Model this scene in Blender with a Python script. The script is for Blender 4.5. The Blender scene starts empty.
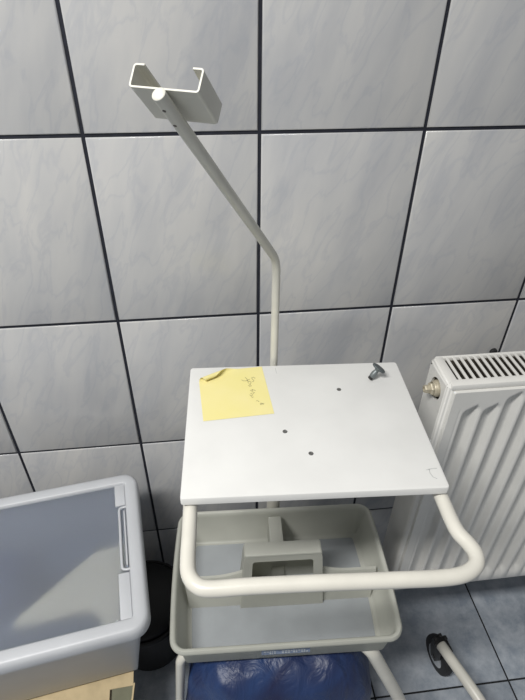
import bpy, bmesh, math, random
from mathutils import Vector, Matrix, Euler
random.seed(7)
PI = math.pi
S = bpy.context.scene
COL = S.collection

# ------------------------------------------------------------------ materials
def new_mat(name):
    m = bpy.data.materials.new(name); m.use_nodes = True
    nt = m.node_tree
    return m, nt, nt.nodes['Principled BSDF']

def N(nt, t, **kw):
    n = nt.nodes.new(t)
    for k, v in kw.items():
        if hasattr(n, k): setattr(n, k, v)
    return n

def coords(nt, scale=(1, 1, 1), rot=(0, 0, 0)):
    tc = N(nt, 'ShaderNodeTexCoord'); mp = N(nt, 'ShaderNodeMapping')
    mp.inputs['Scale'].default_value = scale; mp.inputs['Rotation'].default_value = rot
    nt.links.new(tc.outputs['Object'], mp.inputs['Vector'])
    return mp.outputs['Vector']

def simple(name, col, rough=.4, metal=0., var=.06, vscale=30., bump=0., bscale=200., spec=.5, trans=0., sss=0., coat=0., alpha=1.):
    """plastic / paint / metal with a little mottling so that nothing is perfectly even"""
    m, nt, b = new_mat(name)
    v = coords(nt)
    no = N(nt, 'ShaderNodeTexNoise'); no.inputs['Scale'].default_value = vscale; no.inputs['Detail'].default_value = 4
    nt.links.new(v, no.inputs['Vector'])
    r = N(nt, 'ShaderNodeValToRGB')
    r.color_ramp.elements[0].position = .35; r.color_ramp.elements[1].position = .65
    r.color_ramp.elements[0].color = tuple(c * (1 - var) for c in col) + (1,)
    r.color_ramp.elements[1].color = tuple(min(1, c * (1 + var * .5)) for c in col) + (1,)
    nt.links.new(no.outputs['Fac'], r.inputs['Fac']); nt.links.new(r.outputs['Color'], b.inputs['Base Color'])
    b.inputs['Roughness'].default_value = rough; b.inputs['Metallic'].default_value = metal
    b.inputs['Specular IOR Level'].default_value = spec
    b.inputs['Transmission Weight'].default_value = trans
    b.inputs['Coat Weight'].default_value = coat
    if sss:
        b.inputs['Subsurface Weight'].default_value = sss
        b.inputs['Subsurface Radius'].default_value = (.01, .01, .009)
        b.inputs['Subsurface Scale'].default_value = 1.
    if alpha < 1: b.inputs['Alpha'].default_value = alpha
    if bump:
        n2 = N(nt, 'ShaderNodeTexNoise'); n2.inputs['Scale'].default_value = bscale; n2.inputs['Detail'].default_value = 3
        nt.links.new(v, n2.inputs['Vector'])
        bp = N(nt, 'ShaderNodeBump'); bp.inputs['Strength'].default_value = bump; bp.inputs['Distance'].default_value = .002
        nt.links.new(n2.outputs['Fac'], bp.inputs['Height']); nt.links.new(bp.outputs['Normal'], b.inputs['Normal'])
    return m

def tile_wall_mat():
    m, nt, b = new_mat('grey_marbled_glazed_tile')
    L = nt.links.new
    at = N(nt, 'ShaderNodeAttribute'); at.attribute_name = 'tile_random'
    tc = N(nt, 'ShaderNodeTexCoord')
    mul = N(nt, 'ShaderNodeVectorMath', operation='MULTIPLY_ADD')
    L(at.outputs['Color'], mul.inputs[0]); mul.inputs[1].default_value = (9, 9, 9); L(tc.outputs['Object'], mul.inputs[2])
    def streak(angle, sc):
        p = N(nt, 'ShaderNodeMapping'); L(mul.outputs[0], p.inputs['Vector']); p.inputs['Rotation'].default_value = (0, math.radians(-angle), 0)
        q = N(nt, 'ShaderNodeMapping'); L(p.outputs[0], q.inputs['Vector']); q.inputs['Scale'].default_value = sc
        return q
    mp = streak(16, (13, 13, 3.2))
    n1 = N(nt, 'ShaderNodeTexNoise'); n1.inputs['Scale'].default_value = 1.3; n1.inputs['Detail'].default_value = 5; n1.inputs['Distortion'].default_value = .25
    L(mp.outputs[0], n1.inputs['Vector'])
    r1 = N(nt, 'ShaderNodeValToRGB'); e = r1.color_ramp.elements
    e[0].position = .32; e[0].color = (.47, .476, .49, 1)
    e[1].position = .70; e[1].color = (.60, .592, .575, 1)
    x = r1.color_ramp.elements.new(.5); x.color = (.54, .54, .538, 1)
    L(n1.outputs['Fac'], r1.inputs['Fac'])
    # thin blue-grey veins
    mp2 = streak(24, (34, 34, 10))
    n2 = N(nt, 'ShaderNodeTexNoise'); n2.inputs['Scale'].default_value = 1.; n2.inputs['Detail'].default_value = 7; n2.inputs['Distortion'].default_value = .5
    L(mp2.outputs[0], n2.inputs['Vector'])
    r2 = N(nt, 'ShaderNodeValToRGB'); e = r2.color_ramp.elements
    e[0].position = .455; e[0].color = (0, 0, 0, 1); e[1].position = .545; e[1].color = (0, 0, 0, 1)
    x = r2.color_ramp.elements.new(.5); x.color = (1, 1, 1, 1)
    L(n2.outputs['Fac'], r2.inputs['Fac'])
    m1 = N(nt, 'ShaderNodeMath', operation='MULTIPLY'); L(r2.outputs['Color'], m1.inputs[0]); m1.inputs[1].default_value = .22
    mix = N(nt, 'ShaderNodeMix', data_type='RGBA'); L(m1.outputs[0], mix.inputs['Factor'])
    L(r1.outputs['Color'], mix.inputs[6]); mix.inputs[7].default_value = (.33, .355, .42, 1)
    L(mix.outputs[2], b.inputs['Base Color'])
    b.inputs['Roughness'].default_value = .16
    b.inputs['Specular IOR Level'].default_value = .42
    n3 = N(nt, 'ShaderNodeTexNoise'); n3.inputs['Scale'].default_value = 14; L(tc.outputs['Object'], n3.inputs['Vector'])
    bp = N(nt, 'ShaderNodeBump'); bp.inputs['Strength'].default_value = .12; bp.inputs['Distance'].default_value = .004
    L(n3.outputs['Fac'], bp.inputs['Height']); L(bp.outputs['Normal'], b.inputs['Normal'])
    return m

def tile_floor_mat():
    m, nt, b = new_mat('blue_grey_floor_tile'); L = nt.links.new
    at = N(nt, 'ShaderNodeAttribute'); at.attribute_name = 'tile_random'
    tc = N(nt, 'ShaderNodeTexCoord')
    mul = N(nt, 'ShaderNodeVectorMath', operation='MULTIPLY_ADD')
    L(at.outputs['Color'], mul.inputs[0]); mul.inputs[1].default_value = (9, 9, 9); L(tc.outputs['Object'], mul.inputs[2])
    n1 = N(nt, 'ShaderNodeTexNoise'); n1.inputs['Scale'].default_value = 26; n1.inputs['Detail'].default_value = 9; n1.inputs['Roughness'].default_value = .68
    L(mul.outputs[0], n1.inputs['Vector'])
    r = N(nt, 'ShaderNodeValToRGB'); e = r.color_ramp.elements
    e[0].position = .36; e[0].color = (.27, .31, .365, 1); e[1].position = .66; e[1].color = (.46, .495, .54, 1)
    L(n1.outputs['Fac'], r.inputs['Fac']); L(r.outputs['Color'], b.inputs['Base Color'])
    b.inputs['Roughness'].default_value = .42
    return m

M = {}
M['wall_tile'] = tile_wall_mat()
M['floor_tile'] = tile_floor_mat()
M['grout'] = simple('dark_navy_grout', (.012, .014, .024), .8, var=.3, vscale=60)
M['floor_grout'] = simple('black_floor_grout', (.014, .015, .017), .8, var=.3, vscale=60)
M['paint'] = simple('cream_white_powder_coat', (.70, .68, .61), .33, var=.05, vscale=22, bump=.08, bscale=500)
M['paint_chan'] = simple('cream_grey_powder_coat', (.68, .67, .60), .38, var=.06, vscale=30, bump=.05, bscale=500)
M['top'] = simple('white_laminate', (.74, .74, .72), .42, var=.035, vscale=14, bump=.04, bscale=300)
M['rad'] = simple('white_radiator_enamel', (.72, .71, .675), .3, var=.05, vscale=12)
M['rad_shade'] = simple('shade_brown_radiator_inside', (.085, .072, .055), .8, var=.4, vscale=70)  # dark brown carries the shade under the grille slots in its colour
M['brass'] = simple('dull_cream_brass', (.50, .45, .34), .45, .2, var=.2, vscale=120)
M['tray'] = simple('pale_grey_moulded_plastic', (.485, .495, .445), .38, var=.05, vscale=18, bump=.06, bscale=260, sss=.25)
M['tray_floor'] = simple('bluish_grey_plastic', (.33, .35, .365), .3, var=.08, vscale=14, bump=.05, bscale=200)
M['label'] = simple('faded_blue_label', (.20, .25, .36), .5, var=.25, vscale=160)
M['steel'] = simple('zinc_plated_steel', (.22, .245, .25), .48, .6, var=.15, vscale=150)
M['steel_dark'] = simple('dark_zinc', (.13, .15, .155), .5, .5, var=.2, vscale=150)
M['chrome'] = simple('chrome', (.62, .62, .62), .14, 1., var=.05)
M['rubber'] = simple('black_rubber', (.018, .018, .019), .55, var=.3, vscale=80)
M['dark_metal'] = simple('dark_caster_metal', (.06, .06, .06), .35, .6, var=.3, vscale=90)
M['screw'] = simple('dark_grey_screw', (.13, .12, .11), .4, .7, var=.2, vscale=200)
M['hole_metal'] = simple('grey_screw_head', (.20, .20, .19), .45, .6, var=.35, vscale=400)
M['bin'] = simple('black_plastic', (.008, .008, .009), .6, var=.2, vscale=60)
M['ink'] = simple('pencil_grey', (.20, .18, .10), .7)
M['scuff'] = simple('grey_scuff', (.50, .51, .50), .6)
M['card'] = simple('tan_cardboard', (.50, .40, .24), .8, var=.12, vscale=40)
M['card_olive'] = simple('olive_grey_cardboard', (.15, .15, .10), .8, var=.12, vscale=40)
M['paper'] = simple('cream_paper', (.95, .84, .58), .7, var=.05, vscale=12)
M['cloth_blue'] = simple('dark_slate_blue_cloth', (.06, .08, .16), .8, var=.3, vscale=12)
M['cloth_grey'] = simple('slate_grey_cloth', (.13, .15, .19), .8, var=.3, vscale=12)

def note_mat():
    m, nt, b = new_mat('yellow_note_paper'); L = nt.links.new
    v = coords(nt)
    no = N(nt, 'ShaderNodeTexNoise'); no.inputs['Scale'].default_value = 18; L(v, no.inputs['Vector'])
    r = N(nt, 'ShaderNodeValToRGB'); e = r.color_ramp.elements
    e[0].position = .3; e[0].color = (.80, .72, .30, 1); e[1].position = .7; e[1].color = (.82, .735, .36, 1)
    L(no.outputs['Fac'], r.inputs['Fac']); L(r.outputs['Color'], b.inputs['Base Color'])
    b.inputs['Roughness'].default_value = .8; b.inputs['Specular IOR Level'].default_value = .15
    return m
M['note'] = note_mat()

def milky_mat(name, col, mixfac, rough, clear):
    """milky polypropylene: part diffuse plastic, part frosted see-through"""
    m, nt, b = new_mat(name); L = nt.links.new
    v = coords(nt)
    no = N(nt, 'ShaderNodeTexNoise'); no.inputs['Scale'].default_value = 16; no.inputs['Detail'].default_value = 5; L(v, no.inputs['Vector'])
    r = N(nt, 'ShaderNodeValToRGB'); e = r.color_ramp.elements
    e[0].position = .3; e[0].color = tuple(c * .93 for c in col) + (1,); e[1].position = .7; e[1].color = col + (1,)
    L(no.outputs['Fac'], r.inputs['Fac']); L(r.outputs['Color'], b.inputs['Base Color'])
    b.inputs['Roughness'].default_value = rough
    rf = N(nt, 'ShaderNodeBsdfRefraction'); rf.inputs['IOR'].default_value = 1.12; rf.inputs['Roughness'].default_value = 1.0
    rf.inputs['Color'].default_value = (.88, .91, .97, 1)
    mx = N(nt, 'ShaderNodeMixShader'); mx.inputs[0].default_value = mixfac
    L(b.outputs[0], mx.inputs[1]); L(rf.outputs[0], mx.inputs[2])
    tr = N(nt, 'ShaderNodeBsdfTransparent'); tr.inputs['Color'].default_value = (.93, .95, .98, 1)
    m2 = N(nt, 'ShaderNodeMixShader'); m2.inputs[0].default_value = clear
    L(mx.outputs[0], m2.inputs[1]); L(tr.outputs[0], m2.inputs[2])
    L(m2.outputs[0], nt.nodes['Material Output'].inputs['Surface'])
    n2 = N(nt, 'ShaderNodeTexNoise'); n2.inputs['Scale'].default_value = 190; L(v, n2.inputs['Vector'])
    bp = N(nt, 'ShaderNodeBump'); bp.inputs['Strength'].default_value = .12; bp.inputs['Distance'].default_value = .002
    L(n2.outputs['Fac'], bp.inputs['Height']); L(bp.outputs['Normal'], b.inputs['Normal'])
    return m
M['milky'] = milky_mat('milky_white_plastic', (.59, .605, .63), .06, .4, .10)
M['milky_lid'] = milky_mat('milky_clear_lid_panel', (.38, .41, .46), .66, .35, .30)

def tray_plastic(name, col):
    m = simple(name, col, .38, var=.05, vscale=18, bump=.06, bscale=260)
    nt = m.node_tree; b = nt.nodes['Principled BSDF']
    tl = N(nt, 'ShaderNodeBsdfTranslucent'); tl.inputs['Color'].default_value = (.80, .80, .72, 1)
    mx = N(nt, 'ShaderNodeMixShader'); mx.inputs[0].default_value = .33
    nt.links.new(b.outputs[0], mx.inputs[1]); nt.links.new(tl.outputs[0], mx.inputs[2]); nt.links.new(mx.outputs[0], nt.nodes['Material Output'].inputs['Surface'])
    return m
M['tray'] = tray_plastic('pale_grey_translucent_plastic', (.59, .595, .54))

def bag_mat():
    m, nt, b = new_mat('blue_bag_film'); L = nt.links.new
    v = coords(nt, (1, 1, 1))
    no = N(nt, 'ShaderNodeTexNoise'); no.inputs['Scale'].default_value = 8; no.inputs['Detail'].default_value = 5; no.inputs['Distortion'].default_value = 1.2
    L(v, no.inputs['Vector'])
    r = N(nt, 'ShaderNodeValToRGB'); e = r.color_ramp.elements
    e[0].position = .35; e[0].color = (.014, .018, .060, 1); e[1].position = .68; e[1].color = (.020, .050, .15, 1)
    L(no.outputs['Fac'], r.inputs['Fac']); L(r.outputs['Color'], b.inputs['Base Color'])
    b.inputs['Roughness'].default_value = .44
    mp = N(nt, 'ShaderNodeMapping'); L(v, mp.inputs['Vector']); mp.inputs['Rotation'].default_value = (0, .4, .3); mp.inputs['Scale'].default_value = (1, 1, .35)
    n2 = N(nt, 'ShaderNodeTexNoise'); n2.inputs['Scale'].default_value = 24; n2.inputs['Detail'].default_value = 4; n2.inputs['Distortion'].default_value = 1.5
    L(mp.outputs[0], n2.inputs['Vector'])
    bp = N(nt, 'ShaderNodeBump'); bp.inputs['Strength'].default_value = .55; bp.inputs['Distance'].default_value = .010
    L(n2.outputs['Fac'], bp.inputs['Height']); L(bp.outputs['Normal'], b.inputs['Normal'])
    return m
M['bag'] = bag_mat()

# ------------------------------------------------------------------ object helpers
def tag(o, label=None, cat=None, group=None, kind=None):
    if label: o['label'] = label
    if cat: o['category'] = cat
    if group: o['group'] = group
    if kind: o['kind'] = kind
    return o

def obj(name, bm, mats, parent=None, smooth=True, angle=35, loc=None, rot=None):
    me = bpy.data.meshes.new(name)
    bmesh.ops.remove_doubles(bm, verts=bm.verts, dist=1e-6)
    bmesh.ops.recalc_face_normals(bm, faces=bm.faces)
    if smooth:
        for f in bm.faces: f.smooth = True
        for e in bm.edges:
            if len(e.link_faces) == 2 and e.calc_face_angle(0) > math.radians(angle): e.smooth = False
    bm.to_mesh(me); bm.free()
    o = bpy.data.objects.new(name, me); COL.objects.link(o)
    for m in (mats if isinstance(mats, (list, tuple)) else [mats]): me.materials.append(m)
    if loc is not None: o.location = loc
    if rot is not None: o.rotation_euler = rot
    if parent is not None:
        o.parent = parent
    return o

def empty(name, loc=(0, 0, 0), rz=0):
    o = bpy.data.objects.new(name, None); COL.objects.link(o)
    o.location = loc; o.rotation_euler = (0, 0, rz); o.empty_display_size = .05
    return o

def box(bm, x0, x1, y0, y1, z0, z1, bev=0., seg=2, mtx=None):
    r = bmesh.ops.create_cube(bm, size=1)
    vs = r['verts']
    for v in vs:
        v.co = Vector(((x0 + x1) / 2 + v.co.x * (x1 - x0), (y0 + y1) / 2 + v.co.y * (y1 - y0), (z0 + z1) / 2 + v.co.z * (z1 - z0)))
    es = list({e for v in vs for e in v.link_edges})
    if bev:
        rr = bmesh.ops.bevel(bm, geom=es, offset=bev, segments=seg, affect='EDGES', profile=.5)
        vs = list({v for f in rr['faces'] for v in f.verts} | {v for v in vs if v.is_valid})
    if mtx is not None:
        for v in vs: v.co = mtx @ v.co
    return vs

def loft(bm, loops, cap0=True, cap1=True, closed=True):
    rows = [[bm.verts.new(p) for p in lp] for lp in loops]
    n = len(rows[0])
    for a, b in zip(rows, rows[1:]):
        for i in range(n if closed else n - 1):
            j = (i + 1) % n
            bm.faces.new((a[i], a[j], b[j], b[i]))
    if cap0: bm.faces.new(rows[0])
    if cap1: bm.faces.new(rows[-1][::-1])
    return rows

def fillet(pts, r, n=8):
    """round the corners of a 3-D polyline"""
    P = [Vector(p) for p in pts]; out = [P[0]]
    rr = r if isinstance(r, (list, tuple)) else [r] * len(P)
    for i in range(1, len(P) - 1):
        a, b, c = P[i - 1], P[i], P[i + 1]
        u = (a - b); v = (c - b); k = min(rr[i], u.length * .49, v.length * .49)
        p0 = b + u.normalized() * k; p1 = b + v.normalized() * k
        for t in range(n + 1):
            s = t / n
            out.append(p0 * (1 - s) ** 2 + b * 2 * s * (1 - s) + p1 * s * s)
    out.append(P[-1])
    return out

def tube(bm, pts, r, n=20, cap=True, round_end=0.):
    P = [Vector(p) for p in pts]
    T = []
    for i in range(len(P)):
        a = P[max(0, i - 1)]; b = P[min(len(P) - 1, i + 1)]
        T.append((b - a).normalized())
    up = Vector((0, 0, 1)) if abs(T[0].z) < .9 else Vector((1, 0, 0))
    x = T[0].cross(up).normalized(); loops = []
    def ring(c, x, y, rad): return [c + (x * math.cos(2 * PI * k / n) + y * math.sin(2 * PI * k / n)) * rad for k in range(n)]
    y = T[0].cross(x)
    if round_end: 
        loops.append(ring(P[0] - T[0] * round_end, x, y, r * .55)); loops.append(ring(P[0] - T[0] * round_end * .6, x, y, r * .87))
    for i in range(len(P)):
        x = (x - T[i] * x.dot(T[i])).normalized(); y = T[i].cross(x)
        loops.append(ring(P[i], x, y, r))
    if round_end:
        loops.append(ring(P[-1] + T[-1] * round_end * .6, x, y, r * .87)); loops.append(ring(P[-1] + T[-1] * round_end, x, y, r * .55))
    loft(bm, loops, cap, cap)

def smooth_path(ctrl, n=8):
    """Catmull-Rom through control points"""
    P = [Vector(p) for p in ctrl]; P = [P[0] * 2 - P[1]] + P + [P[-1] * 2 - P[-2]]
    out = []
    for i in range(1, len(P) - 2):
        a, b, c, d = P[i - 1:i + 3]
        for k in range(n):
            t = k / n
            out.append(.5 * ((2 * b) + (c - a) * t + (2 * a - 5 * b + 4 * c - d) * t * t + (3 * b - a - 3 * c + d) * t ** 3))
    out.append(P[-2])
    return out

def rrect(hw, hd, rf, rb, z, bow=0., inset=0., n=8, side_n=8):
    """rounded rectangle loop, front (-y) corner radius rf, back radius rb, bowed left/right sides"""
    hw -= inset; hd -= inset; rf = max(rf - inset, .004); rb = max(rb - inset, .004)
    pts = []
    def arc(cx, cy, r, a0):
        for k in range(n + 1):
            a = a0 + (PI / 2) * k / n
            pts.append([cx + r * math.cos(a), cy + r * math.sin(a)])
    def line(p, q):
        for k in range(1, side_n): pts.append([p[0] + (q[0] - p[0]) * k / side_n, p[1] + (q[1] - p[1]) * k / side_n])
    arc(hw - rf, -hd + rf, rf, -PI / 2); line((hw, -hd + rf), (hw, hd - rb))
    arc(hw - rb, hd - rb, rb, 0); line((hw - rb, hd), (-hw + rb, hd))
    arc(-hw + rb, hd - rb, rb, PI / 2); line((-hw, hd - rb), (-hw, -hd + rf))
    arc(-hw + rf, -hd + rf, rf, PI); line((-hw + rf, -hd), (hw - rf, -hd))
    out = []
    for x, y in pts:
        if bow: x *= 1 + bow * (1 - (y / hd) ** 2) 
        out.append(Vector((x, y, z)))
    return out

def lathe(bm, prof, n=32, mtx=Matrix()):
    loops = [[mtx @ Vector((r * math.cos(2 * PI * k / n), r * math.sin(2 * PI * k / n), z)) for k in range(n)] for r, z in prof]
    loft(bm, loops)

def prism_y(bm, poly, y0, y1, shear=None):
    """(x,z) polygon extruded along y"""
    def P(x, z, y): 
        v = Vector((x, y, z)); 
        return shear(v) if shear else v
    loft(bm, [[P(x, z, y0) for x, z in poly], [P(x, z, y1) for x, z in poly]])

# ------------------------------------------------------------------ the setting
def tiled(name, nx, ny, w, h, u0, v0, joint, proud, plane, mats, bev):
    """bevelled tiles standing a little proud of a grout bed, one mesh"""
    bm = bmesh.new()
    lay = bm.verts.layers.float_color.new('tile_random')
    def place(u, v, d):
        return Vector((u, -d, v)) if plane == 'wall' else Vector((u, v, d))
    for i in range(nx):
        for j in range(ny):
            a0, a1 = u0 + i * w + joint / 2, u0 + (i + 1) * w - joint / 2
            b0, b1 = v0 + j * h + joint / 2, v0 + (j + 1) * h - joint / 2
            c = (random.random(), random.random(), random.random(), 1)
            steps = [(0, -proud), (0, -bev * .9), (bev * .3, -bev * .3), (bev, 0)]
            loops = []
            for ins, d in steps:
                loops.append([place(a0 + ins, b0 + ins, d), place(a1 - ins, b0 + ins, d), place(a1 - ins, b1 - ins, d), place(a0 + ins, b1 - ins, d)])
            rows = loft(bm, loops, False, True)
            for r in rows:
                for v in r: v[lay] = c
    # grout bed
    d = -proud * .75
    q = [place(u0, v0, d), place(u0 + nx * w, v0, d), place(u0 + nx * w, v0 + ny * h, d), place(u0, v0 + ny * h, d)]
    d2 = -.05
    q2 = [place(u0, v0, d2), place(u0 + nx * w, v0, d2), place(u0 + nx * w, v0 + ny * h, d2), place(u0, v0 + ny * h, d2)]
    nf = len(bm.faces)
    loft(bm, [q2, q])
    bm.faces.ensure_lookup_table()
    for f in bm.faces[nf:]: f.material_index = 1
    o = obj(name, bm, mats, smooth=True, angle=60)
    return tag(o, kind='structure')

ROWA = 1.18933
tiled('wall_back', 13, 8, .25, .3125, -1.0, ROWA - 4 * .3125, .0052, .003, 'wall', [M['wall_tile'], M['grout']], .0022)
tiled('floor', 10, 8, .3333, .3333, 1.079 - 7 * .3333, -.337 - 7 * .3333 + .0003, .0040, .002, 'floor', [M['floor_tile'], M['floor_grout']], .0012)

# ------------------------------------------------------------------ radiator
RX0, RX1, RYF, RYB, RZ0, RZ1 = .7665, 1.666, -.2270, -.152, .276, .8755
def radiator():
    root = empty('panel_radiator', ((RX0 + RX1) / 2, (RYF + RYB) / 2, 0))
    ox, oy = (RX0 + RX1) / 2, (RYF + RYB) / 2
    W, D = RX1 - RX0, RYB - RYF
    hx = W / 2
    def sh(bm):
        return bm
    # fluted front panel: one sheet with vertical flutes fading out at top and bottom
    bm = bmesh.new()
    pitch = .0333; nxs = int((W - .02) / .0333 * 20)
    xs = [-hx + .010 + (W - .020) * i / nxs for i in range(nxs + 1)]
    zs = [RZ0 + .004, RZ0 + .010, RZ0 + .035, RZ0 + .045, RZ0 + .055, RZ0 + .10] + [RZ0 + .1 + (RZ1 - .10 - RZ0 - .1) * k / 6 for k in range(1, 7)] + \
         [RZ1 - .085 + .0035 * k for k in range(20)] + [RZ1 - .016, RZ1 - .0125, RZ1 - .011]
    yf = RYF - oy - .004
    rows = []
    for z in zs:
        row = []
        for x in xs:
            u = ((x + hx - .030) / pitch)
            k = math.floor(u); t = u - k
            val = min(1, max(0, (t - .10) / .20)) if t < .5 else min(1, max(0, (1.0 - t) / .34))
            val = val * val * (3 - 2 * val)
            ztop = RZ1 - (.040 if k < 2 else .018) - .022 * abs(t - .75)
            f = min(1, max(0, (ztop - z) / .011)); f = f * f * (3 - 2 * f)
            fb = min(1, max(0, (z - RZ0 - .032) / .014)); fb = fb * fb * (3 - 2 * fb)
            edge = 1 if (x + hx > .028 and hx - x > .03) else 0
            y = yf + .0120 * val * f * fb * edge
            if z > RZ1 - .0115 or z < RZ0 + .006 or x < -hx + .0105 or x > hx - .0105: y = yf + .003
            row.append(bm.verts.new((x, y, z)))
        rows.append(row)
    for a, b in zip(rows, rows[1:]):
        for i in range(len(a) - 1): bm.faces.new((a[i], a[i + 1], b[i + 1], b[i]))
    # side returns and back of the sheet
    ring = rows[0] + [r[-1] for r in rows[1:]] + rows[-1][-2::-1] + [r[0] for r in rows[-2:0:-1]]
    back = [bm.verts.new((v.co.x, yf + .020, v.co.z)) for v in ring]
    n = len(ring)
    for i in range(n):
        j = (i + 1) % n
        bm.faces.new((ring[i], back[i], back[j], ring[j]))
    bm.faces.new(back)
    obj('front_panel', bm, M['rad'], root, angle=50)
    # rear panel
    bm = bmesh.new(); box(bm, -hx + .01, hx - .01, D / 2 - .0065, D / 2 - .001, RZ0 + .004, RZ1 - .010, .002)
    obj('rear_panel', bm, M['rad'], root)
    # convector between the panels
    bm = bmesh.new()
    k = -hx + .02
    pts = []
    while k < hx - .02:
        pts.append(k); k += .0118
    top = [(x, (-D / 2 + .017 if i % 2 else D / 2 - .008)) for i, x in enumerate(pts)]
    lo = [bm.verts.new((x, y, RZ0 + .03)) for x, y in top]; hi = [bm.verts.new((x, y, RZ1 - .022)) for x, y in top]
    for i in range(len(top) - 1): bm.faces.new((lo[i], lo[i + 1], hi[i + 1], hi[i]))
    obj('convector', bm, M['rad_shade'], root)
    # side covers with a round opening (built as a flat sheet with a hole, then bent over at its rims)
    def side(sx):
        bm = bmesh.new()
        cy, cz, rr = -.002, RZ1 - .0350, .0190
        y0, y1, z0, z1 = -D / 2 + .001, D / 2, RZ0, RZ1
        nn = 40
        outer = []; inner = []
        for i in range(nn):
            a = 2 * PI * i / nn
            inner.append((cy + rr * math.cos(a) * .95, cz + rr * math.sin(a)))
            # outer: hit a rounded square around the hole
            ca, sa = math.cos(a), math.sin(a)
            hh = (z1 - cz) - .007
            ty = ((y1 - .007 - cy) / ca) if ca > 1e-6 else (((y0 + .007) - cy) / ca if ca < -1e-6 else 9)
            tz = hh / abs(sa) if abs(sa) > 1e-6 else 9
            t = min(ty, tz); outer.append((cy + ca * t, cz + sa * t))
        X = sx * hx
        vo = [bm.verts.new((X, y, z)) for y, z in outer]; vi = [bm.verts.new((X, y, z)) for y, z in inner]
        vd = [bm.verts.new((X - sx * .004, y, z)) for y, z in inner]
        for i in range(nn):
            j = (i + 1) % nn
            bm.faces.new((vo[i], vo[j], vi[j], vi[i])); bm.faces.new((vi[i], vi[j], vd[j], vd[i]))
        zb = cz - (z1 - cz) + .007
        a = [bm.verts.new((X, y0 + .007, zb)), bm.verts.new((X, y1 - .007, zb)), bm.verts.new((X, y1 - .007, z0)), bm.verts.new((X, y0 + .007, z0))]
        bm.faces.new(a)
        # rims: front, back and top rounding
        def strip(p, q, rows_):
            prev = None
            for dx, dy, dz in rows_:
                c = (bm.verts.new((X - sx * dx, p[0] + dy, p[1] + dz)), bm.verts.new((X - sx * dx, q[0] + dy, q[1] + dz)))
                if prev: bm.faces.new((prev[0], prev[1], c[1], c[0]))
                prev = c
        fr = [(0, 0, 0), (.0005, -.0027, 0), (.002, -.005, 0), (.0043, -.0065, 0), (.007, -.007, 0), (.011, -.007, 0)]
        strip((y0 + .007, z0), (y0 + .007, z1 - .007), fr)
        strip((y1 - .007, z0), (y1 - .007, z1 - .007), [(a, -b, c) for a, b, c in fr])
        strip((y0 + .007, z1 - .007), (y1 - .007, z1 - .007), [(0, 0, 0), (.0005, 0, .0027), (.002, 0, .005), (.0043, 0, .0065), (.007, 0, .007), (.014, 0, .007)])
        for yy, sg in ((y0 + .007, -1), (y1 - .007, 1)):       # corner fillets
            v = [bm.verts.new(c) for c in [(X, yy, z1 - .007), (X - sx * .002, yy + sg * .005, z1 - .007), (X - sx * .007, yy + sg * .007, z1 - .007), (X - sx * .007, yy + sg * .005, z1 - .002), (X - sx * .007, yy, z1), (X - sx * .002, yy, z1 - .002)]]
            bm.faces.new(v)
        obj('side_cover', bm, M['rad'], root, angle=60)
        # the opening is backed by an added sheet painted dark as shade
    side(-1); side(1)
    # top grille: slotted sheet in one mesh, with a rounded front and rear rail
    bm = bmesh.new()
    zt = RZ1
    box(bm, -hx + .005, hx - .005, -D / 2 - .0005, -D / 2 + .0150, zt - .011, zt + .0005, .003)
    box(bm, -hx + .0065, hx - .0065, D / 2 - .0065, D / 2 - .0002, zt - .011, zt + .0005, .003)
    box(bm, -hx + .005, -hx + .0180, -D / 2 + .008, D / 2 - .004, zt - .004, zt + .0004, .0005)
    box(bm, hx - .0215, hx - .001, -D / 2 + .008, D / 2 - .004, zt - .004, zt + .0004, .0005)
    x = -hx + .0222
    while x < hx - .024:
        box(bm, x, x + .0045, -D / 2 + .010, D / 2 - .004, zt - .003, zt + .0002, .0006, 1)
        x += .0118
    obj('top_grille', bm, M['rad'], root)
    # added dark sheets that stand in for the shade inside the radiator
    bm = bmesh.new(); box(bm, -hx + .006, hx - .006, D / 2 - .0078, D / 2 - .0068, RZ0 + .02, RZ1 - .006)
    obj('shade_sheet', bm, M['rad_shade'], root)
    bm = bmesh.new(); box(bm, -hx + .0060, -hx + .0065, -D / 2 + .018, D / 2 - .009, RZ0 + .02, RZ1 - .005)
    obj('shade_sheet', bm, M['rad_shade'], root)
    # blanking plug on the left side
    bm = bmesh.new()
    mt = Matrix.Translation((-hx - .0015, -.002, RZ1 - .0350)) @ Matrix.Rotation(-PI / 2, 4, 'Y') @ Matrix.Scale(1.08, 4)
    lathe(bm, [(.0130, -.0055), (.0130, -.001), (.0122, .001), (.0116, .001), (.0112, .003), (.0104, .004), (.0104, -.002)], 28, mt)
    pl = obj('plug', bm, M['brass'], root)
    bm = bmesh.new()
    lathe(bm, [(.0098, 0), (.0098, .0065), (.0088, .0080), (.0066, .0085), (.0066, .0145), (.0058, .0165), (.0034, .0166), (.0034, .011)], 6, mt)
    h = obj('hex_nut', bm, M['brass'], pl, smooth=False)
    # wall brackets
    for bx in (-hx + .13, hx - .13):
        bm = bmesh.new()
        box(bm, bx - .015, bx + .015, D / 2 - .002, -oy - .0005, RZ1 - .24, RZ1 - .22, .001)
        box(bm, bx - .015, bx + .015, -oy - .004, -oy - .0005, RZ0 + .05, RZ1 - .20, .001)
        box(bm, bx - .015, bx + .015, D / 2 - .002, -oy - .0005, RZ0 + .08, RZ0 + .10, .001)
        obj('wall_bracket', bm, M['rad'], root)
    tag(root, 'white steel panel radiator with vertical flutes and slotted top grille on tiled wall', 'radiator', )
radiator()

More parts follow.
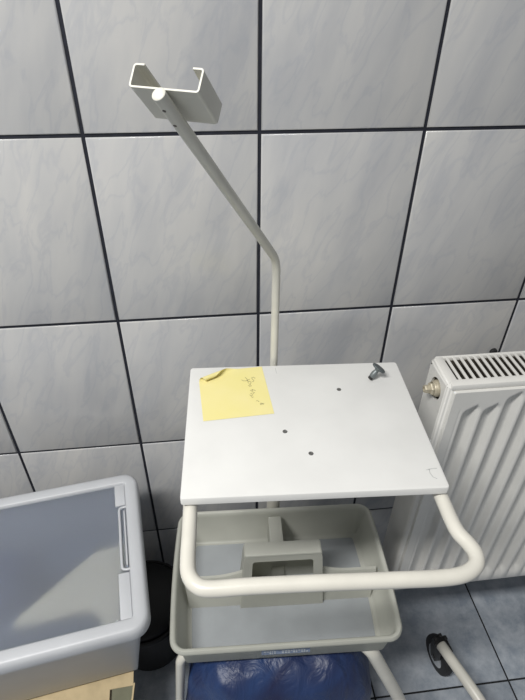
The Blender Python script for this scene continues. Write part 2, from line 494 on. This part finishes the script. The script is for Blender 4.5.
# ------------------------------------------------------------------ trolley
RZ = math.radians(-3.2)
TC = Vector((.5368, -.2640, 0))           # centre of the tabletop on the floor
TR = empty('equipment_trolley', TC, RZ)
tag(TR, 'cream white metal equipment trolley with square tabletop, tube handle and bent pole', 'trolley')
INV = (Matrix.Translation(TC) @ Matrix.Rotation(RZ, 4, 'Z')).inverted()
def L_(p): return INV @ Vector(p)
TH, TW, TD = .864, .3365, .2550

# tabletop: slim folded panel with down-turned lips
bm = bmesh.new()
hw, hd = TW / 2, TD / 2
rows = [rrect(hw, hd, .003, .003, TH - .0115, n=3, side_n=10), rrect(hw, hd, .003, .003, TH - .0022, n=3, side_n=10),
        rrect(hw - .0008, hd - .0008, .003, .003, TH - .0006, n=3, side_n=10), rrect(hw - .0026, hd - .0026, .003, .003, TH, n=3, side_n=10)]
under = [rrect(hw - .002, hd - .002, .003, .003, TH - .0115, n=3, side_n=10), rrect(hw - .002, hd - .002, .003, .003, TH - .003, n=3, side_n=10)]
loft(bm, [under[1], under[0]] + rows)
tabletop = obj('tabletop', bm, M['top'], TR)
for wx, wy in ((.6018, -.2042), (.506, -.2833), (.5344, -.3269)):
    bm = bmesh.new(); p = L_((wx, wy, 0))
    lathe(bm, [(.0034, -.002), (.0034, .0003), (.0026, .0007), (.0012, .0002)], 16, Matrix.Translation((p.x, p.y, TH)))
    tag(obj('screw', bm, M['hole_metal'], tabletop), 'small grey countersunk screw head')

# handle
R_H = .0098
hp = [(.3735, -.345), (.3728, -.3765), (.3712, -.4147), (.3696, -.448), (.3710, -.466), (.3790, -.479), (.394, -.4851), (.4372, -.4868), (.5135, -.4915), (.6018, -.4979), (.652, -.5010),
      (.678, -.4992), (.6950, -.4905), (.7008, -.4775), (.6985, -.4640), (.6925, -.4480), (.6915, -.4289), (.6925, -.3992), (.6935, -.365)]
path = smooth_path([L_((x, y, .8400)) for x, y in hp], 6)
bm = bmesh.new(); tube(bm, path, R_H - .0008, 24)
obj('handle', bm, M['paint'], TR)

# column below the table, rod above it, inclined arm
bm = bmesh.new(); tube(bm, [L_((.5205, -.1200, .40)), L_((.5205, -.1200, .80))], .0138, 24)
obj('column', bm, M['paint'], TR)
B = Vector((.5122, -.1200, 1.0450))
W2 = Vector((.90643, -.42227, -.00883)).normalized(); H2 = Vector((.28192, .58932, .75711)).normalized(); A2 = Vector((-.3145, -.68876, .65323)).normalized()
HO = Vector((.35554, -.2959, 1.30155 + ROWA - 1.18933))
T_ = HO + W2 * .0312 - H2 * .0058 + A2 * .0040
a = (T_ - B).normalized()
bm = bmesh.new()
tube(bm, fillet([L_((.5125, -.1200, .78)), L_(B), L_(T_)], .022, 8), .0062, 20, round_end=.0012)
rod = obj('bent_pole', bm, M['paint_chan'], TR)
# collar joining rod and column, and bracket plates to the table
bm = bmesh.new()
box(bm, -.035, .035, TD / 2 - .008, TD / 2 - .002, TH - .105, TH - .0118, .002, mtx=Matrix.Translation((-.028, 0, 0)))
box(bm, -.010, .010, TD / 2 - .004, TD / 2 + .012, TH - .100, TH - .070, .002, mtx=Matrix.Translation((-.028, 0, 0)))
obj('column_bracket', bm, M['paint'], TR)
# C-shaped holder on the pole's top end
cw, chh, lip, t = .0640, .0210, .0100, .0016
def c_profile(o):
    def arc(cx, cy, r, a0, a1, n=4): return [(cx + r * math.cos(a0 + (a1 - a0) * k / n), cy + r * math.sin(a0 + (a1 - a0) * k / n)) for k in range(n + 1)]
    h = cw / 2; ro = .003; ri = ro - t
    P = [(-h + lip, chh)]
    P += arc(-h + ro, chh - ro, ro, PI / 2, PI)
    P += arc(-h + ro, ro, ro, PI, 1.5 * PI)
    P += arc(h - ro, ro, ro, 1.5 * PI, 2 * PI)
    P += arc(h - ro, chh - ro, ro, 0, PI / 2)
    P += [(h - lip, chh), (h - lip, chh - t)]
    P += arc(h - ro, chh - ro, ri, PI / 2, 0)
    P += arc(h - ro, ro, ri, 2 * PI, 1.5 * PI)
    P += arc(-h + ro, ro, ri, 1.5 * PI, PI)
    P += arc(-h + ro, chh - ro, ri, PI, PI / 2)
    P += [(-h + lip, chh - t)]
    return P
org = HO + W2 * .0320 + A2 * .0005
prof = c_profile(0)
bm = bmesh.new()
loft(bm, [[L_(org + W2 * x + H2 * y) for x, y in prof], [L_(org - A2 * .0490 + W2 * x + H2 * y) for x, y in prof]])
holder = obj('channel_holder', bm, M['paint_chan'], TR, angle=40)
for s in (.0125, .0320):
    bm = bmesh.new()
    c = T_ - a * s - H2 * .0056
    q = (-H2).to_track_quat('Z', 'Y').to_matrix().to_4x4()
    lathe(bm, [(.0017, -.001), (.0017, .0007), (.0010, .0010)], 12, Matrix.Translation(L_(c)) @ Matrix.Rotation(-RZ, 4, 'Z') @ q)
    tag(obj('screw', bm, M['screw'], holder), 'tiny dark screw')

# splayed legs, tray carrier, base tube and casters
leg_r = .0125
LT = {'r': (Vector((.6450, -.380, .414)), Vector((.800, -.500, .055))), 'l': (Vector((.3400, -.360, .414)), Vector((.292, -.500, .055)))}
for k in ('r', 'l'):
    p, q = LT[k]
    if k == 'r': mid = Vector((.746, -.410, .20)); pts = fillet([p, Vector((.664, -.392, .400)), mid, q], .05, 8)
    else: mid = Vector((.3057, -.362, .20)); pts = fillet([p, Vector((.3230, -.366, .395)), mid, q], .02, 6)
    bm = bmesh.new(); tube(bm, [L_(v) for v in pts], leg_r if k == 'r' else .0085, 20)
    obj('leg', bm, M['paint'], TR)
    bm = bmesh.new(); tube(bm, [L_((.516, -.125, .408)), L_((p.x, p.y, .4085 ))], .0062, 14)
    obj('tray_carrier_bar', bm, M['paint'], TR)
bm = bmesh.new()
base_pts = fillet([(.9086, -.2798, .100), (.9491, -.3989, .100), (.985, -.505, .070), (.80, -.512, .055), (.292, -.505, .055), (.25, -.503, .055)], [0, .03, .06, .05, .02, 0], 8)
tube(bm, [L_(v) for v in base_pts], .0125, 20, round_end=.004)
obj('base_tube', bm, M['paint'], TR)
def caster(cx, cy, ang, r=.042, full=True, top=.09):
    """twin-plate caster: dark tyre, chrome hub ring, forked housing"""
    m = Matrix.Translation((cx, cy, 0)) @ Matrix.Rotation(ang, 4, 'Z')      # wheel axis = local x
    mi = INV @ m
    ax = mi @ Matrix.Translation((0, 0, r)) @ Matrix.Rotation(PI / 2, 4, 'Y')
    bm = bmesh.new()
    k = r / .042
    lathe(bm, [(.022 * k, -.009), (.034 * k, -.0105), (.040 * k, -.009), (.042 * k, -.004), (.042 * k, .004), (.040 * k, .009), (.034 * k, .0105), (.022 * k, .009)], 40, ax)
    root = obj('caster', bm, M['rubber'], TR)
    tag(root, 'black rubber caster wheel with shiny hub')
    bm = bmesh.new()
    lathe(bm, [(.012 * k, -.0125), (.021 * k, -.0125), (.0245 * k, -.0110), (.0245 * k, .0110), (.021 * k, .0125), (.012 * k, .0125)], 36, ax)
    obj('hub', bm, M['chrome'], root)
    bm = bmesh.new()
    for s in (-1, 1):
        pr = [(-.016, r * 1.98), (.018, r * 1.98), (.022, r * 1.5), (.010, r * .8), (-.008, r * .8), (-.020, r * 1.5)]
        loft(bm, [[mi @ Vector((s * .0135, y, z)) for y, z in pr], [mi @ Vector((s * .0155, y, z)) for y, z in pr]])
    box(bm, -.0155, .0155, -.018, .020, r * 1.98, r * 1.98 + .0045, .001, mtx=mi)
    for dx, dy in ((-.012, .016), (.004, .020), (.013, .012), (-.016, .004)):      # notched brake collar
        box(bm, dx - .0035, dx + .0035, dy - .003, dy + .006, r * 1.9, r * 2.15, .0008, mtx=mi)
    tube(bm, [mi @ Vector((0, 0, r * 1.98)), mi @ Vector((0, 0, max(top, r * 2.12)))], .006, 14)
    tube(bm, [mi @ Vector((-.017, 0, r)), mi @ Vector((.017, 0, r))], .005, 12)
    obj('fork', bm, M['dark_metal'], root)
caster(.9160, -.2790, math.radians(8), r=.046, top=.098)
caster(.966, -.500, math.radians(10), r=.020, top=.055)
caster(.275, -.504, math.radians(-6), r=.0185, top=.05)

# small scuff mark near the front right corner
bm = bmesh.new()
def ribbon(bm, pts, w, z):
    P = [Vector((x, y, 0)) for x, y in pts]
    vs = []
    for i, p in enumerate(P):
        d = (P[min(i + 1, len(P) - 1)] - P[max(i - 1, 0)]).normalized(); n = Vector((-d.y, d.x, 0)) * w / 2
        vs.append([p + n + Vector((0, 0, z)), p + n + Vector((0, 0, z + .0001)), p - n + Vector((0, 0, z + .0001)), p - n + Vector((0, 0, z))])
    loft(bm, vs)
loc2 = lambda pts: [tuple(L_((x, y, 0)))[:2] for x, y in pts]
ribbon(bm, loc2([(.6771, -.3704), (.6855, -.3690), (.6925, -.3690)]), .0011, TH)
ribbon(bm, loc2([(.6816, -.3692), (.6804, -.3756), (.6818, -.3823), (.6860, -.3855)]), .0012, TH)
obj('scuff_mark', bm, M['scuff'], tabletop)
bm = bmesh.new()
ribbon(bm, loc2([(.5115, -.142), (.5120, -.156)]), .0008, TH)
obj('scuff_mark', bm, M['scuff'], tabletop)

# ------------------------------------------------------------------ sticky note with curled corner
def sticky_note():
    BL, BR, TRc = Vector((.3935, -.2515)), Vector((.4960, -.2465)), Vector((.4905, -.1365))
    root = empty('sticky_note', (BL.x, BL.y, TH))
    u = BR - BL; v = TRc - BR
    # fold axis: from left edge to top edge; everything beyond rolls upward
    n = 40
    A = BL + v * .73; Bp = BL + v * 1.0 + u * .66
    ax = (Bp - A).normalized(); nor = Vector((-ax.y, ax.x))       # points to the top-left corner
    rad = .0060
    bm = bmesh.new(); grid = []
    for j in range(n + 1):
        row = []
        for i in range(n + 1):
            p = BL + u * (i / n) + v * (j / n)
            s = (p - A).dot(nor)
            z = .0004
            if s > 0:
                r0 = rad * (1.12 - .20 * (j / n))
                # rolled up spiral, tightening towards the corner
                th = 0; acc = 0; px_, pz_ = 0., 0.
                while acc < s:
                    st = min(.0006, s - acc); rr_ = r0 * max(.35, 1 - .10 * th)
                    px_ += math.cos(th) * st; pz_ += math.sin(th) * st; th += st / rr_; acc += st
                q = p - nor * s + nor * px_
                z = .0004 + pz_
                p = q
            row.append(bm.verts.new((p.x - BL.x, p.y - BL.y, z)))
        grid.append(row)
    for j in range(n):
        for i in range(n): bm.faces.new((grid[j][i], grid[j][i + 1], grid[j + 1][i + 1], grid[j + 1][i]))
    bmesh.ops.solidify(bm, geom=bm.faces[:], thickness=-.00018)
    obj('paper_sheet', bm, M['note'], root, angle=80)
    bm = bmesh.new()
    for s in HAND:
        ribbon(bm, [(x - BL.x, y - BL.y) for x, y in s], .00065, .00062)
    obj('handwriting', bm, M['ink'], root)
    tag(root, 'yellow sticky note with pencil scribble and curled corner on the white tabletop', 'note')
HAND = [[(0.4552, -0.1666), (0.4577, -0.1694), (0.4618, -0.1698), (0.4656, -0.1677), (0.4679, -0.1661)],
[(0.4613, -0.1611), (0.4631, -0.1643), (0.4642, -0.1685), (0.4651, -0.1727)],
[(0.4767, -0.1652), (0.4741, -0.1619), (0.4713, -0.1631), (0.4722, -0.1673), (0.4743, -0.1696), (0.4726, -0.173), (0.4704, -0.1717)],
[(0.4643, -0.1741), (0.4676, -0.1709), (0.4695, -0.1747), (0.4675, -0.1785), (0.4651, -0.1767)],
[(0.4645, -0.1821), (0.4674, -0.1794), (0.4694, -0.1826), (0.4657, -0.1837)],
[(0.466, -0.1936), (0.4698, -0.191), (0.4743, -0.1944)],
[(0.4698, -0.1915), (0.4683, -0.1962), (0.4722, -0.1985), (0.4697, -0.2012)],
[(0.4653, -0.2007), (0.4679, -0.2), (0.4685, -0.2043), (0.4655, -0.205), (0.4645, -0.2025)],
[(0.4663, -0.2065), (0.4679, -0.2095), (0.47, -0.2078)],
[(0.4728, -0.217), (0.475, -0.2172), (0.4769, -0.2197)],
[(0.478, -0.2235), (0.4786, -0.2267), (0.4805, -0.2242), (0.4797, -0.2223), (0.4784, -0.2235)],
[(0.4806, -0.2256), (0.4822, -0.223), (0.4836, -0.2241), (0.4825, -0.2258)]]
sticky_note()

# ------------------------------------------------------------------ loose thumb screw on the tabletop
def thumb_screw():
    root = empty('thumb_screw', (.6675, -.1835, TH), math.radians(0))
    d = Vector((.58, .15, .79)).normalized()          # from the threaded end to the knurled head
    q = d.to_track_quat('Z', 'Y').to_matrix().to_4x4()
    base = Matrix.Translation((-.0100, -.0030, .0058)) @ q @ Matrix.Scale(1.32, 4)
    bm = bmesh.new()
    prof = [(.0028, .0118), (.0075, .0122), (.0082, .0130), (.0082, .0146), (.0074, .0153), (.003, .0150)]
    loops = []
    for r, z in prof:
        loops.append([base @ Vector(((r + (.0004 if (k % 2 and r > .008) else 0)) * math.cos(2 * PI * k / 40), (r + (.0004 if (k % 2 and r > .008) else 0)) * math.sin(2 * PI * k / 40), z)) for k in range(40)])
    loft(bm, loops)
    obj('head', bm, M['steel_dark'], root)
    bm = bmesh.new(); lathe(bm, [(.0030, .000), (.0036, .002), (.0036, .006), (.0026, .0095), (.0050, .0126)], 20, base)
    obj('collar', bm, M['steel'], root)
    bm = bmesh.new()
    lathe(bm, [(.0028 + (.0004 if k % 2 else 0), -.0030 + k * .0007) for k in range(9)], 14, base)
    obj('threaded_shank', bm, M['dark_metal'], root)
    tag(root, 'small grey metal thumb screw lying at the back right of the white tabletop', 'screw')
thumb_screw()

# ------------------------------------------------------------------ carry tray below the tabletop
TZ = .500
def carry_tray():
    C0 = Vector((.5135, -.2765, 0)); rz = math.radians(-2.8)
    root = empty('carry_tray', (C0.x, C0.y, .418), rz)
    z0, z1 = .000, TZ - .418
    hw, hd = .1915, .1335
    bm = bmesh.new()
    R = lambda ins, z, b=.026: rrect(hw, hd, .024, .024, z, bow=b, inset=ins, n=8, side_n=10)
    loops = [R(.021, .0), R(.017, .003), R(.0085, z1 - .014), R(.0060, z1 - .0125), R(.0005, z1 - .0115), R(-.0012, z1 - .008), R(-.0010, z1 - .003),
             R(.0015, z1 + .0002), R(.0050, z1), R(.0078, z1 - .003), R(.0090, z1 - .010), R(.0200, .0085), R(.0250, .0050), R(.0262, .0050)]
    loft(bm, loops)
    body = obj('tray_body', bm, M['tray'], root, angle=50)
    # divider wings: low wall rising towards the handle in the middle
    for s in (-1, 1):
        bm = bmesh.new(); loops = []
        for k in range(13):
            f = k / 12; x = s * (.068 + (.1775 - .068) * f)
            zt = z1 - .012 + .016 * max(0, 1 - f / .55) ** 2
            sec = [(-.026, .004), (-.0075, zt - .004), (-.0055, zt), (-.0005, zt), (.0015, zt - .004), (.014, .004)]
            loops.append([Vector((x if z > .03 else s * min(abs(x), .170), y + .002, z)) for y, z in sec])
        loft(bm, loops)
        obj('divider', bm, M['tray'], body, angle=40)
    # raised A-shaped grip in the middle with a hand hole
    bm = bmesh.new()
    gz = .146
    def panel(sgn):
        # front (sgn -1) / back (sgn +1) leaf as a frame around a hand hole
        def P(x, z, off): 
            f = (z / gz)
            w = 1 - .12 * f
            y = sgn * (.032 - .020 * f) + off + .002
            return Vector((x * w + .001, y, z))
        nx = 24
        out = []
        outer = [(-.078, .004), (.078, .004), (.078, gz - .012), (.073, gz - .003), (.066, gz), (-.066, gz), (-.073, gz - .003), (-.078, gz - .012)]
        inner = [(-.056, gz - .066), (.056, gz - .066), (.060, gz - .062), (.060, gz - .021), (.056, gz - .017), (-.056, gz - .017), (-.060, gz - .021), (-.060, gz - .062)]
        for off in (0, -sgn * .003):
            out.append(([P(x, z, off) for x, z in outer], [P(x, z, off) for x, z in inner]))
        vo = [[bm.verts.new(p) for p in o] for o, i in out]; vi = [[bm.verts.new(p) for p in i] for o, i in out]
        for k in range(8):
            j = (k + 1) % 8
            bm.faces.new((vo[0][k], vo[0][j], vi[0][j], vi[0][k]))
            bm.faces.new((vo[1][j], vo[1][k], vi[1][k], vi[1][j]))
            bm.faces.new((vo[0][j], vo[0][k], vo[1][k], vo[1][j]))
            bm.faces.new((vi[0][k], vi[0][j], vi[1][j], vi[1][k]))
    panel(-1); panel(1)
    # cap joining the leaves, side cheeks
    box(bm, -.0665, .0685, -.0115, .0155, gz - .006, gz + .0015, .003)
    for s in (-1, 1):
        pr = [(-.028, .004), (.032, .004), (.0145, gz - .002), (-.0095, gz - .002)]
        loft(bm, [[Vector((s * (.0775 - .0093 * (z / gz)) + .001, y, z)) for y, z in pr], [Vector((s * (.0748 - .0093 * (z / gz)) + .001, y, z)) for y, z in pr]])
    obj('grip', bm, M['tray'], body, angle=40)
    # hollow rib from the back wall to the grip
    bm = bmesh.new()
    box(bm, -.0150, .0110, .024, .1180, .004, z1 - .008, .002)
    obj('centre_rib', bm, M['tray'], body)
    bm = bmesh.new(); loft(bm, [R(.0290, .0051), R(.0290, .0056)])
    tag(obj('tray_floor', bm, M['tray_floor'], body), 'bluish grey tray bottom')
    # faint blue label on the front
    bm = bmesh.new()
    m = Matrix.Translation((-.003, -.1262, .0475)) @ Matrix.Rotation(math.radians(-8), 4, 'X')
    box(bm, -.041, .041, -.0010, .0020, -.0065, .0065, .0004, 1, mtx=m)
    lab = obj('label', bm, M['label'], root)
    tag(lab, 'faded blue printed label')
    # raised rows of small type on the label
    bm = bmesh.new(); x = -.037
    while x < .036:
        w = random.uniform(.0018, .0042)
        for zz in (.0022, -.0024):
            if random.random() < .88:
                box(bm, x, x + w, -.0014, -.0009, zz - .0011, zz + .0011, 0, mtx=m)
        x += w + random.uniform(.0010, .0020)
    obj('print', bm, simple('pale_print', (.45, .48, .50), .6), lab, smooth=False)
    tag(root, 'pale grey plastic carry tray with raised centre grip hung below the tabletop', 'tray')
carry_tray()

# ------------------------------------------------------------------ blue bag under the tray
def blue_bag():
    from mathutils import noise
    bm = bmesh.new()
    nu, nv = 96, 60
    cx, cy = .504, -.335
    rows = []
    for j in range(nv + 1):
        t = j / nv
        row = []
        for i in range(nu):
            a = 2 * PI * i / nu
            # squarish slumped sack
            ca, sa = math.cos(a), math.sin(a)
            e = .42
            X = math.copysign(abs(ca) ** e, ca); Y = math.copysign(abs(sa) ** e, sa)
            ph = t * PI
            prof = math.sin(ph) ** .35 if 0 < t < 1 else 0
            if t > .5: prof *= 1 - .16 * (t - .5) * 2
            z = .193 * (1 - math.copysign(abs(math.cos(ph)) ** .55, math.cos(ph))) 
            hx = .172; hy = .112
            p = Vector((X * hx * prof, Y * hy * prof, z))
            q = Vector((p.x * 7, p.y * 7, p.z * 6))
            ridge = 1 - abs(noise.noise(q * 1.3 + Vector((3, 1, 5)))) * 2
            r2 = 1 - abs(noise.noise(Vector((p.x * 16 + p.z * 7, p.y * 16, p.z * 5)) + Vector((9, 2, 1)))) * 2
            k = .010 * ridge + .006 * r2
            d = Vector((p.x, p.y, (z - .17) * .5)).normalized() if p.length > 0 else Vector((0, 0, 1))
            p += d * k * (0.2 if z < .01 else 1)
            p.z = max(p.z * (1 + .03 * noise.noise(q)), .0006)
            row.append((p.x, p.y, p.z))
        rows.append(row)
    V = [[bm.verts.new(p) for p in row] for row in rows[1:-1]]
    for a, b in zip(V, V[1:]):
        for i in range(nu):
            j = (i + 1) % nu; bm.faces.new((a[i], a[j], b[j], b[i]))
    bm.faces.new(V[0]); bm.faces.new(V[-1][::-1])
    o = obj('plastic_bag', bm, M['bag'], angle=80, loc=(cx, cy, 0), rot=(0, 0, math.radians(-3)))
    tag(o, 'crumpled dark blue plastic bag standing on the floor beneath the grey tray', 'bag')
blue_bag()

# ------------------------------------------------------------------ black bin behind the crate
def black_bin():
    root = empty('waste_bin', (.2180, -.1400, 0))
    bm = bmesh.new()
    lathe(bm, [(.070, 0), (.078, .002), (.081, .006), (.0985, .172), (.1020, .174), (.1040, .1775), (.1040, .1825), (.1015, .186), (.0965, .186), (.0945, .182), (.0765, .010), (.06, .008)], 48)
    obj('bin_body', bm, M['bin'], root)
    bm = bmesh.new()
    prof = [(.0935, .1830)] + [(.0935 * math.cos(t), .1862 + .026 * math.sin(t)) for t in [k * PI / 2 / 10 for k in range(0, 10)]] + [(.004, .2125)]
    lathe(bm, prof, 48)
    obj('lid', bm, M['bin'], root)
    tag(root, 'black round plastic bin on the floor between the milky box and the trolley', 'bin')
black_bin()

# ------------------------------------------------------------------ milky storage box, its contents, and the cardboard box below
CR = math.radians(8.3)
xa = Vector((math.cos(CR), math.sin(CR), 0)); ya = Vector((-math.sin(CR), math.cos(CR), 0))
PR = Vector((.2672, -.2245, 0))                   # middle of the lid's right edge
BW, BD = .52, .322
CC = PR - xa * BW / 2
CZ0, CZ1 = .3200, .5570
def storage_box():
    root = empty('storage_box', (CC.x, CC.y, CZ0), CR)
    h = CZ1 - CZ0
    hw, hd = BW / 2, BD / 2
    R = lambda ins, z, r=.030: rrect(hw, hd, r, r, z, inset=ins, n=8, side_n=6)
    bm = bmesh.new()
    loft(bm, [R(.050, 0), R(.046, .004), R(.0150, h - .030), R(.0120, h - .010), R(.0165, h - .010), R(.0185, h - .030), R(.050, .006), R(.055, .004)])
    obj('box_body', bm, M['milky'], root, angle=50)
    # lid rim: rounded hoop round a sunk panel
    bm = bmesh.new()
    # inner outline with a step on the right and left for the handle clips
    ix, iy = hw - .050, hd - .026
    loft(bm, [R(.0100, h - .028), R(.0015, h - .028), R(-.0005, h - .024), R(0, h - .008), R(.003, h - .002), R(.007, h), R(.0215, h), R(.0245, h - .0015), R(.0262, h - .0065), R(.0262, h - .009), R(.0130, h - .009), R(.0105, h - .012)])
    # close the hoop (first and last loops were capped by loft) -> remove caps
    caps = [f for f in bm.faces if len(f.verts) > 20]
    bmesh.ops.delete(bm, geom=caps, context='FACES_ONLY')
    lid = obj('lid', bm, M['milky'], root, angle=50)
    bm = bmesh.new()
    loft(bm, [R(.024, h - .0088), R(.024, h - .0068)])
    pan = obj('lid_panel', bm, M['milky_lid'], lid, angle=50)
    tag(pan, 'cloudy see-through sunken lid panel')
    for s in (-1, 1):
        # raised border plate beside the panel with a long recess for the clip
        bm = bmesh.new()
        x0, x1 = s * (hw - .026), s * (hw - .045)
        lo, hi = min(x0, x1), max(x0, x1)
        box(bm, lo, hi, -hd + .026, -.055, h - .0075, h - .0040, .0016)
        obj('lid_border', bm, M['milky'], lid)
        bm = bmesh.new(); box(bm, lo, hi, .085, hd - .026, h - .0075, h - .0040, .0016)
        obj('lid_border', bm, M['milky'], lid)
        bm = bmesh.new()
        pts = [(s * (hw - .020), -.050), (s * (hw - .038), -.050), (s * (hw - .038), .080), (s * (hw - .020), .080)]
        path = fillet([(x, y, h - .0045) for x, y in pts], .008, 6)
        tube(bm, path, .0026, 12)
        path = fillet([(s * (hw - .029), -.040, h - .0045), (s * (hw - .029), .070, h - .0045)], .001, 2)
        tube(bm, path, .0018, 12, round_end=.002)
        obj('clip_recess', bm, M['milky'], lid)
    tag(root, 'milky translucent plastic storage box with sunken lid, left of the trolley', 'box')
storage_box()

def in_box(x, y, z): 
    v = CC + xa * x + ya * y; v.z = CZ0 + z; return v
def W2box(x, y):
    d = Vector((x, y, 0)) - CC; return d.dot(xa), d.dot(ya)
def contents():
    from mathutils import noise
    # folded cream paper showing through the lid
    poly = [W2box(*p) for p in [(.180, -.205), (.226, -.200), (.234, -.353), (.208, -.352), (.185, -.318), (.060, -.335), (.064, -.318), (.120, -.262)]]
    bm = bmesh.new()
    loft(bm, [[Vector((x, y, z)) for x, y in poly] for z in (.170, .188)])
    o = obj('paper_packet', bm, M['paper'], smooth=False, loc=(CC.x, CC.y, CZ0), rot=(0, 0, CR))
    tag(o, 'folded cream paper seen blurred through the milky lid', 'paper')
    def bundle(name, x0, x1, y0, y1, h, mat, lab, seed):
        bm = bmesh.new(); n = 30; top = []
        for j in range(n + 1):
            row = []
            for i in range(n + 1):
                u, v = i / n, j / n
                x = x0 + (x1 - x0) * u; y = y0 + (y1 - y0) * v
                e = (1 - (2 * u - 1) ** 8) * (1 - (2 * v - 1) ** 8)
                z = .006 + (h - .012) * max(0, e) ** .4 + .006 * noise.noise(Vector((x * 22 + seed, y * 22, seed)))
                row.append(bm.verts.new((x, y, max(.0065, min(z, h)))))
            top.append(row)
        for j in range(n):
            for i in range(n): bm.faces.new((top[j][i], top[j][i + 1], top[j + 1][i + 1], top[j + 1][i]))
        ring = top[0] + [r[-1] for r in top[1:]] + top[-1][-2::-1] + [r[0] for r in top[-2:0:-1]]
        lo = [bm.verts.new((v.co.x, v.co.y, .0062)) for v in ring]
        for i in range(len(ring)): 
            j = (i + 1) % len(ring); bm.faces.new((ring[i], lo[i], lo[j], ring[j]))
        bm.faces.new(lo)
        o = obj(name, bm, mat, loc=(CC.x, CC.y, CZ0), rot=(0, 0, CR)); tag(o, lab, 'cloth')
    bundle('folded_cloth', -.205, .055, -.020, .095, .190, M['cloth_blue'], 'dark blue folded cloth seen blurred through the back of the milky lid', 1.)
    bundle('folded_cloth', -.205, .190, -.105, -.025, .168, M['cloth_grey'], 'slate grey folded cloth seen blurred along the front of the milky lid', 4.)
    bundle('folded_cloth', .060, .190, .025, .095, .168, M['cloth_grey'], 'grey folded cloth seen blurred in the back right of the milky box', 8.)
contents()

def cardboard():
    rz = math.radians(3)
    root = empty('cardboard_box', (.00, -.300, 0), rz)
    bm = bmesh.new()
    x0, x1, y0, y1, hh, t = -.25, .160, -.080, .045, .313, .004
    box(bm, x0, x1, y0, y0 + t, 0, hh); box(bm, x0, x1, y1 - t, y1, 0, hh)
    box(bm, x0, x0 + t, y0, y1, 0, hh); box(bm, x1 - t, x1, y0, y1, 0, hh)
    box(bm, x0, x1, y0, y1, 0, t)
    obj('box_wall', bm, M['card'], root, smooth=False)
    xf = .226
    def flap(name, pts, z0, z1, mat, lab=None):
        bm = bmesh.new()
        loft(bm, [[Vector((x, y, z + dz)) for x, y, z in pts] for dz in (0, .003)])
        o = obj(name, bm, mat, root, smooth=False)
        if lab: tag(o, lab)
    flap('flap', [(x0, y0, hh), (.184, y0, hh), (.184, y0 - .075, hh - .003), (x0, y0 - .075, hh - .003)], 0, 0, M['card'])
    flap('flap', [(x0, y0, hh), (xf, y0, hh), (xf, y1, hh), (x0, y1, hh)], 0, 0, M['card'])
    flap('flap', [(.188, y0, hh - .001), (xf + .0, y0 + .004, hh - .001), (xf - .010, y0 - .080, hh - .010), (.187, y0 - .080, hh - .010)], 0, 0, M['card_olive'], 'olive grey cardboard flap')
    bm = bmesh.new()
    loft(bm, [[Vector(p) for p in [(xf, y0 + .004, hh + .0028), (xf + .003, y0 + .004, hh + .0028), (xf - .007, y0 - .080, hh - .0062), (xf - .010, y0 - .080, hh - .0062)]],
              [Vector(p) for p in [(xf, y0 + .004, hh - .001), (xf + .003, y0 + .004, hh - .001), (xf - .007, y0 - .080, hh - .010), (xf - .010, y0 - .080, hh - .010)]]])
    obj('flap_edge', bm, M['card'], root, smooth=False)
    tag(root, 'tan cardboard box with open flaps standing on the floor beneath the milky storage box', 'box')
cardboard()

# ------------------------------------------------------------------ small dark plug in the wall by the radiator
bm = bmesh.new()
lathe(bm, [(.0075, 0), (.0075, .004), (.0055, .006), (.003, .0065)], 20, Matrix.Translation((0, 0, 0)) @ Matrix.Rotation(PI / 2, 4, 'X'))
tag(obj('wall_plug', bm, M['rubber'], loc=(.9845, 0, .7557)), 'small round black plug in the tiled wall just above the radiator', 'plug')

# ------------------------------------------------------------------ light: a ceiling luminaire over the room and soft room light
def area(name, loc, target, sx, sy, power, col):
    l = bpy.data.lights.new(name, 'AREA'); l.shape = 'RECTANGLE'; l.size = sx; l.size_y = sy; l.energy = power; l.color = col
    o = bpy.data.objects.new(name, l); COL.objects.link(o); o.location = loc
    o.rotation_euler = (Vector(target) - Vector(loc)).to_track_quat('-Z', 'Y').to_euler()
    return o
area('ceiling_light', (-.42, -1.06, 2.55), (-.42, -1.06, 0), 1.0, .20, 56, (1.0, .985, .955))
w = bpy.data.worlds.new('room_light'); S.world = w; w.use_nodes = True
w.node_tree.nodes['Background'].inputs['Color'].default_value = (.94, .965, 1.0, 1)
w.node_tree.nodes['Background'].inputs['Strength'].default_value = .22

# ------------------------------------------------------------------ camera
F = Vector((.09941195, .79413677, -.59955322)); R = Vector((.99316557, -.11621884, .01073945)); U = Vector((.06115079, .59652324, .80026283))
cam = bpy.data.cameras.new('camera'); co = bpy.data.objects.new('camera', cam); COL.objects.link(co)
cam.sensor_fit = 'HORIZONTAL'; cam.sensor_width = 36; cam.lens = 514.6 / 525 * 36; cam.clip_start = .02
co.matrix_world = Matrix(((R.x, U.x, -F.x, .410557), (R.y, U.y, -F.y, -.781506), (R.z, U.z, -F.z, 1.384673), (0, 0, 0, 1)))
S.camera = co
S.view_settings.view_transform = 'Standard'; S.view_settings.look = 'None'; S.view_settings.gamma = 1; S.view_settings.use_curve_mapping = False
S.view_settings.exposure = 0
